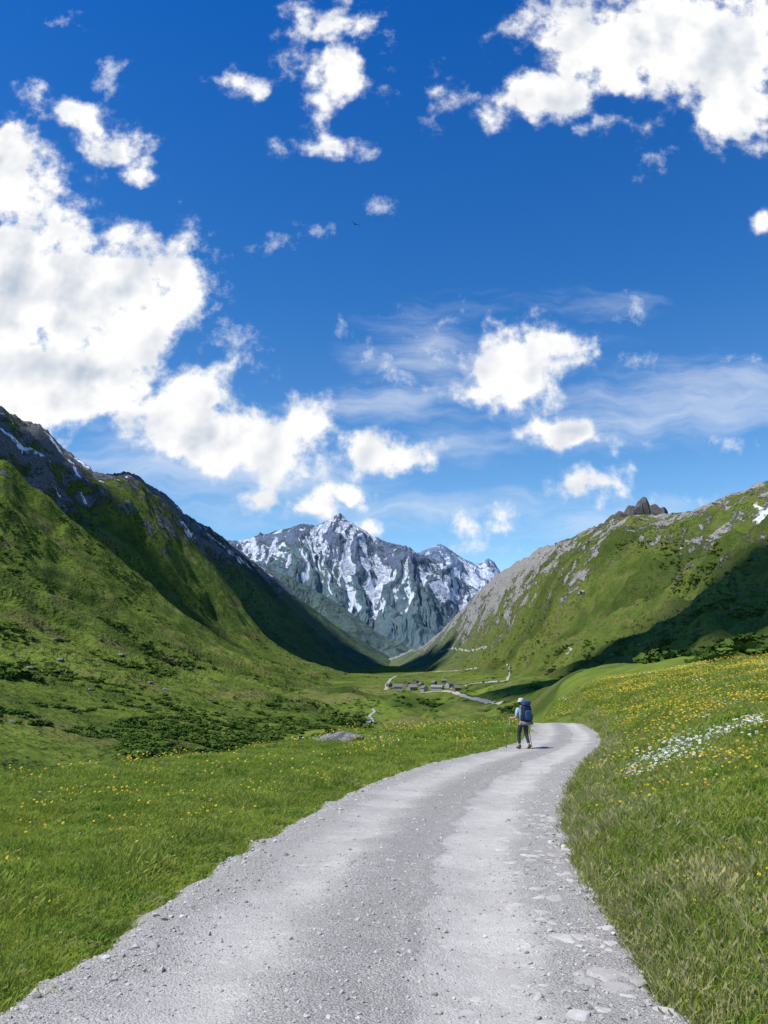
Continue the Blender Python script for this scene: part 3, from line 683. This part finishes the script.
def sub(ns,rs,es,nm,mat,root=0): return skinned(nm,[J[n] for n in ns],es,rs,root,mat,2,HK)
J['slL']=J['shL'].lerp(J['elL'],.75); J['slR']=J['shR'].lerp(J['elR'],.75); J['hem']=Vector((0,0,.93))
sub(['wai','hem','che','nek0','shL','slL','shR','slR'],[(.152,.118),(.160,.125),(.182,.132),(.098,.08),.078,.062,.078,.062],[(0,1),(0,2),(2,3),(2,4),(4,5),(2,6),(6,7)],'shirt',shirtm)
J['sL']=J['knL'].lerp(J['anL'],.85); J['sR']=J['knR'].lerp(J['anR'],.85); J['pe2']=Vector((0,0,.99))
sub(['pel','pe2','hipL','knL','sL','hipR','knR','sR'],[(.158,.118),(.146,.11),.112,.075,.056,.112,.075,.056],[(0,1),(0,2),(2,3),(3,4),(0,5),(5,6),(6,7)],'trousers',trm)
for s_ in 'LR':
    J['b']=J['an'+s_]+Vector((0,0,.06)); J['c']=J['he'+s_]; J['d']=J['to'+s_]; J['e']=J['he'+s_].lerp(J['to'+s_],.55)
    sub(['b','c','e','d'],[.055,.052,.050,.040],[(0,1),(1,2),(2,3)],'boot',bootm)
def revolve(name,prof,mat,loc,seg=28,parent=None,sc_=(1,1)):
    v=[];f=[]
    for (r,z_) in prof:
        for k in range(seg): a=2*math.pi*k/seg; v.append((loc[0]+r*math.cos(a)*sc_[0],loc[1]+r*math.sin(a)*sc_[1],loc[2]+z_))
    for i in range(len(prof)-1):
        for k in range(seg): f.append((i*seg+k,i*seg+(k+1)%seg,(i+1)*seg+(k+1)%seg,(i+1)*seg+k))
    o=mkmesh(name,v,f,mat)
    if parent: o.parent=parent
    return o
revolve('hair',[(.070,-.10),(.094,-.05),(.100,.0),(.10,.04)],hairm,(0,.085,1.66),parent=HK,sc_=(.95,.9))
revolve('hat',[(.15,-.022),(.14,-.012),(.108,.008),(.106,.03),(.10,.065),(.085,.09),(.05,.105),(.004,.11)],hatm,(0,.105,1.705),parent=HK,sc_=(.95,1.05))
RM=Matrix.Translation(HK.location)@HK.rotation_euler.to_matrix().to_4x4()
BP=bpy.data.objects.new('backpack',None); COL.objects.link(BP); BP.matrix_world=RM
top(BP,'large navy and blue trekking backpack worn by the hiker','backpack')
def rbox(name,c,s_,mat,parent=None,lean=.0):
    bm=bmesh.new(); bmesh.ops.create_cube(bm,size=1.)
    bmesh.ops.subdivide_edges(bm,edges=bm.edges[:],cuts=3,use_grid_fill=True)
    for v in bm.verts:
        q=v.co*2; n_=q.normalized()*1.15
        q=q*(.62)+n_*.38
        v.co=Vector((q.x*s_[0]/2,q.y*s_[1]/2,q.z*s_[2]/2))+Vector((c[0],c[1]+lean*q.z*s_[2]/2,c[2]))
    me=bpy.data.meshes.new(name); bm.to_mesh(me); bm.free(); me.materials.append(mat)
    for p_ in me.polygons: p_.use_smooth=True
    o=bpy.data.objects.new(name,me); COL.objects.link(o); o.parent=parent or BP
    s2=o.modifiers.new('u','SUBSURF'); s2.levels=2; s2.render_levels=2; return o
rbox('pack_body',(.03,-.21,1.27),(.35,.26,.60),packm,lean=.05)
rbox('lid',(.03,-.19,1.64),(.33,.27,.19),coverm,lean=.05)
rbox('front_pocket',(.03,-.36,1.22),(.25,.09,.34),coverm,lean=.05)
for sgn in (-1,1):
    rbox('side_pocket',(.03+sgn*.18,-.21,1.13),(.09,.16,.24),packm)
    skinned('strap',[Vector((sgn*.10,-.08,1.50)),Vector((sgn*.12,.04,1.53)),Vector((sgn*.135,.19,1.40)),Vector((sgn*.15,.17,1.22)),Vector((sgn*.17,.0,1.10)),Vector((sgn*.15,-.12,1.06))],[(0,1),(1,2),(2,3),(3,4),(4,5)],[(.028,.012)]*6,0,greym,1,BP)
def tube(name,a,b,r0,r1,mat,parent,seg=12):
    a,b=Vector(a),Vector(b); d=(b-a).normalized(); t=d.orthogonal().normalized(); q=d.cross(t); v=[];f=[]
    for (c_,r) in ((a,r0*.5),(a,r0),(b,r1),(b,r1*.5)):
        for k in range(seg): an=2*math.pi*k/seg; v.append(tuple(c_+(t*math.cos(an)+q*math.sin(an))*r))
    for i in range(3):
        for k in range(seg): f.append((i*seg+k,i*seg+(k+1)%seg,(i+1)*seg+(k+1)%seg,(i+1)*seg+k))
    o=mkmesh(name,v,f,mat); o.parent=parent; return o
tube('sleeping_mat',(-.19,-.24,.93),(.25,-.24,.93),.07,.07,matm,BP)
for s_,tip in (('L',(-.46,.50)),('R',(.52,.30))):
    hnd=J['ha'+s_]+Vector((0,.035,0))
    wt=RM@Vector((tip[0],tip[1],0)); wt.z=roadz(wt.x,wt.y)-.01
    e=bpy.data.objects.new('trekking_pole',None); COL.objects.link(e); e.location=wt
    top(e,'thin dark trekking pole held by the hiker, tip on gravel','trekking pole','pair of trekking poles')
    hw=RM@hnd-wt; dr=hw.normalized(); tpx=hw+dr*.05
    tube('shaft',(0,0,0),tuple(hw-dr*.06),.010,.014,polem,e); tube('grip',tuple(hw-dr*.07),tuple(tpx),.016,.019,greym,e)
    tube('basket',tuple(dr*.07),tuple(dr*.08),.03,.028,greym,e)

# ---------------------------------------------------------------- bird
bw=pw(355,224,42); bmx=plain('dark_feathers',(.03,.028,.03),.8,.2,20.)
bird=skinned('bird',[Vector(q) for q in ((0,0,0),(0,.12,.01),(0,.19,.03),(0,-.12,0),(0,-.22,0),(.10,.03,.03),(.22,.04,.07),(.34,-.02,.05),(-.10,.03,.03),(-.22,.04,.07),(-.34,-.02,.05))],[(0,1),(1,2),(0,3),(3,4),(0,5),(5,6),(6,7),(0,8),(8,9),(9,10)],[.05,.04,.025,.035,(.04,.01),(.05,.012),(.045,.010),(.015,.005),(.05,.012),(.045,.010),(.015,.005)],0,bmx,2)
bird.location=bw; bird.rotation_euler=(.5,.3,.5); top(bird,'small dark bird gliding with spread wings in blue sky','bird')

# ---------------------------------------------------------------- sun + unseen clouds added to cast shade
SEL=math.radians(58); SAZ=math.radians(-118)
S=Vector((math.cos(SEL)*math.sin(SAZ),math.cos(SEL)*math.cos(SAZ),math.sin(SEL)))
sl=bpy.data.lights.new('sun','SUN'); sl.energy=5.0; sl.angle=math.radians(.6); sl.color=(1,.955,.87); so=bpy.data.objects.new('sun',sl); COL.objects.link(so)
so.rotation_euler=(-S).to_track_quat('-Z','Y').to_euler(); so.location=(-50,-20,80)
clm=plain('shade_cloud_surface',(.85,.86,.88),1.,.04,.01,0.)
def shade_cloud(h,t,rx,ry,nb,seed,rotz=0):
    if h is None: return
    c=Vector(h)+S*t; r=random.Random(seed); bm=bmesh.new()
    for i in range(nb):
        a=r.uniform(0,6.283); k=math.sqrt(r.random()); x_,y_=k*math.cos(a)*rx,k*math.sin(a)*ry
        if i<8: x_,y_=(i/3.5-1)*rx*.9,0
        x2=x_*math.cos(rotz)-y_*math.sin(rotz); y2=x_*math.sin(rotz)+y_*math.cos(rotz)
        s_=min(rx,ry)*r.uniform(.30,.50)*(1.15-.4*k)*(1.2 if i<8 else 1)
        ret=bmesh.ops.create_icosphere(bm,subdivisions=3,radius=s_)
        for v in ret['verts']:
            n_=v.co.normalized(); v.co=v.co*(1+.18*math.sin(n_.x*9+i)*math.sin(n_.y*8+i*2)*math.cos(n_.z*7)); v.co.z*=.6; v.co+=c+Vector((x2,y2,r.uniform(0,.2)*s_))
    me=bpy.data.meshes.new('shade_cloud'); bm.to_mesh(me); bm.free(); me.materials.append(clm)
    for p_ in me.polygons: p_.use_smooth=True
    o=bpy.data.objects.new('shade_cloud',me); COL.objects.link(o); top(o,'unseen white cumulus mass added to shade the slopes below','shade_cloud','unseen clouds added to shade the valley slopes'); return o
shade_cloud(Vector((270,500,20)),4500,190,150,70,1,-.2)
shade_cloud(hitpx(300,625),4700,300,420,50,3)
shade_cloud(hitpx(60,500),4700,180,110,34,4)

# ---------------------------------------------------------------- world
w=bpy.data.worlds.new('World'); sc.world=w; w.use_nodes=True; g=G(w.node_tree,'2D')
w.cycles.sampling_method='NONE'
sky=g.n('ShaderNodeTexSky',{'sky_type':'NISHITA','sun_disc':False,'sun_elevation':SEL,'sun_rotation':SAZ%(2*math.pi),'altitude':1900.,'air_density':1.,'dust_density':.4,'ozone_density':2.})
dv=g.n('ShaderNodeTexCoord').outputs['Generated']; sp=g.n('ShaderNodeSeparateXYZ',Vector=dv)
yv=g.m('MAXIMUM',sp.outputs[1],.08)
K=10.
u=g.m('MULTIPLY',g.m('DIVIDE',sp.outputs[0],yv),K); v=g.m('MULTIPLY',g.m('DIVIDE',sp.outputs[2],yv),K)
q=g.n('ShaderNodeCombineXYZ',X=u,Y=v,Z=0.).outputs[0]
wn_=g.noise(q,1.1,3.,.5,col=True); wv=g.vm('MULTIPLY',g.vm('SUBTRACT',wn_,(.5,.5,.5)),(.55,.45,0))
q2=g.vm('ADD',q,wv)
def field(vec,blobs):
    acc=None
    for (cx,cy,rx,ry,rot,wt) in blobs:
        uu,vv,F=pdir(cx,cy)
        mp=g.n('ShaderNodeMapping',{'vector_type':'TEXTURE'},Vector=vec,Location=(uu*K,vv*K,0),Rotation=(0,0,math.radians(rot)),Scale=(rx/F*K,ry/F*K,1))
        l=g.vm('LENGTH',mp.outputs[0]); b=g.m('MULTIPLY_ADD',l,-wt,wt)
        acc=b if acc is None else g.m('MAXIMUM',acc,b)
    return g.m('MAXIMUM',acc,-1.)
cum=[(0,185,72,75,-30,1.1),(5,300,120,130,0,1.5),(85,285,115,75,-15,1.3),(60,380,120,62,0,1.4),(165,262,56,40,-25,.95),(180,300,36,30,-20,.7),(125,335,60,56,0,1.1),
(185,425,82,42,-10,1.3),(262,448,86,42,0,1.3),(310,430,38,42,0,1.),(205,388,50,32,-30,.9),(385,452,54,24,0,1.),
(85,126,76,24,-32,.9),(135,172,16,12,0,.5),
(322,22,38,40,0,.8),(330,75,40,46,0,.85),(328,146,40,16,0,.65),(245,82,26,15,0,.5),(436,95,20,22,0,.5),
(600,40,92,66,0,1.2),(700,45,115,85,0,1.4),(745,112,64,46,0,1.1),(548,90,46,50,0,.9),(500,120,26,13,0,.42),
(515,370,66,52,0,1.2),(545,340,40,26,0,.8),(475,390,30,24,0,.7),(575,438,54,20,-8,.8),(600,483,48,19,0,.8),(475,524,42,17,0,.8),
(766,226,11,13,0,.5),(315,508,30,20,0,.8),(250,500,26,13,0,.5),(350,494,40,10,0,.6),(368,523,15,9,0,.45)]
wis=[(112,78,24,24,0,.8),(655,165,22,16,40,.8),(632,306,20,18,0,.8),(645,362,34,13,0,.8),(385,205,24,14,-20,.7),(745,362,28,11,0,.8),(722,442,34,12,-12,.9),(480,548,58,10,0,.8),(275,240,26,14,30,.5),(350,328,14,20,0,.8),(388,368,40,18,-40,.9),(318,234,10,9,0,.7),(690,500,50,8,0,.7),(235,345,44,20,-30,.8),(62,20,20,8,0,.3),(430,345,60,34,25,.7),(595,350,18,24,-40,.8),(600,125,22,16,0,.9),(200,270,30,50,20,.7),(360,30,30,50,0,.6)]
B=field(q2,cum)
f1=g.noise(q,1.5,9.,.61)
def vor(sc_,o): 
    nd=g.n('ShaderNodeTexVoronoi',{'voronoi_dimensions':'2D','feature':'SMOOTH_F1'},Vector=g.vm('ADD',q2,o),Scale=sc_,Smoothness=.5); return nd.outputs[0]
vo=vor(2.1,(0,0,0)); vo2=vor(5.2,(3,1,0))
D=g.m('ADD',B,g.m('MULTIPLY',g.m('SUBTRACT',f1,.5),2.2))
D=g.m('ADD',D,g.m('MULTIPLY',g.m('SUBTRACT',.42,vo),.45)); D=g.m('ADD',D,g.m('MULTIPLY',g.m('SUBTRACT',.42,vo2),.18))
alpha=g.m('POWER',g.mr(D,-.20,.66,smooth=False),1.5); alpha=g.mr(alpha,0.,.80)
W=field(q2,wis); wn2=g.noise(q,3.0,7.,.66); wa=g.m('ADD',W,g.m('MULTIPLY',g.m('SUBTRACT',wn2,.5),3.)); wa=g.m('MULTIPLY',g.mr(wa,.05,1.6),.75)
fs=g.noise(q,1.2,3.,.5); f2=g.noise(g.vm('ADD',q,(-.26,.28,0)),1.2,3.,.5)
dif=g.m('MULTIPLY',g.m('SUBTRACT',fs,f2),1.9); lo=g.noise(q,.55,3.,.5)
core=g.mr(D,.45,1.35)
sh=g.m('ADD',dif,1.0); sh=g.m('ADD',sh,g.m('MULTIPLY',g.m('SUBTRACT',f1,.5),.4)); sh=g.m('SUBTRACT',sh,g.m('MULTIPLY',core,g.mr(lo,.40,.60,.03,.60)),clamp=True)
cc=g.mix(sh,(.52,.59,.70),(1.,1.,1.0)); cc=g.mix(g.mr(D,.6,.0),cc,(.92,.955,1.))
cir=[(430,345,90,46,25,1.),(400,400,130,34,10,.8),(700,400,170,52,8,1.2),(620,420,140,36,5,1.),(250,485,170,46,0,1.),(450,440,150,28,5,.8),(150,470,100,45,0,.8),(640,520,190,22,3,.9),(560,350,60,36,30,.4),(420,510,170,24,0,.9)]
C=field(q2,cir)
mp=g.n('ShaderNodeMapping',{'vector_type':'POINT'},Vector=q2,Rotation=(0,0,math.radians(-16)),Scale=(.32,1.7,1)).outputs[0]
cn=g.noise(mp,1.3,8.,.60); ca=g.m('ADD',C,g.m('MULTIPLY',g.m('SUBTRACT',cn,.5),2.6)); ca=g.m('MULTIPLY',g.mr(ca,-.2,1.6),.56)
ca=g.m('MAXIMUM',ca,wa)
hs=g.n('ShaderNodeHueSaturation',Hue=.5,Saturation=1.20,Value=1.,Color=sky.outputs[0]).outputs[0]
el=sp.outputs[2]
rp=g.n('ShaderNodeValToRGB',Fac=el); cr=rp.color_ramp; cr.elements[0].position=0.; cr.elements[0].color=(1.15,1.1,.98,1); cr.elements[1].position=.70; cr.elements[1].color=(.12,.64,1.08,1)
e=cr.elements.new(.20); e.color=(.90,1.0,.98,1)
e=cr.elements.new(.45); e.color=(.36,.78,1.03,1)
hs=g.mix(1.,hs,rp.outputs[0],'MULTIPLY')
b1=g.n('ShaderNodeBackground',Color=hs,Strength=.175); b2=g.n('ShaderNodeBackground',Color=cc,Strength=1.0); b3=g.n('ShaderNodeBackground',Color=(.86,.92,1.,1),Strength=.98)
m1=g.n('ShaderNodeMixShader',i0=ca,i1=b1.outputs[0],i2=b3.outputs[0]); m2=g.n('ShaderNodeMixShader',i0=alpha,i1=m1.outputs[0],i2=b2.outputs[0])
o=g.n('ShaderNodeOutputWorld'); g.nt.links.new(m2.outputs[0],o.inputs[0])

# ---------------------------------------------------------------- camera
cam=bpy.data.cameras.new('camera'); co=bpy.data.objects.new('camera',cam); COL.objects.link(co); co.location=(0,0,EYE); co.rotation_euler=(math.pi/2+PITCH,0,0)
cam.sensor_fit='VERTICAL'; cam.sensor_height=36; cam.sensor_width=27; cam.lens=27; cam.clip_start=.05; cam.clip_end=40000; sc.camera=co
sc.view_settings.view_transform='Standard'; sc.view_settings.look='None'; sc.view_settings.exposure=0
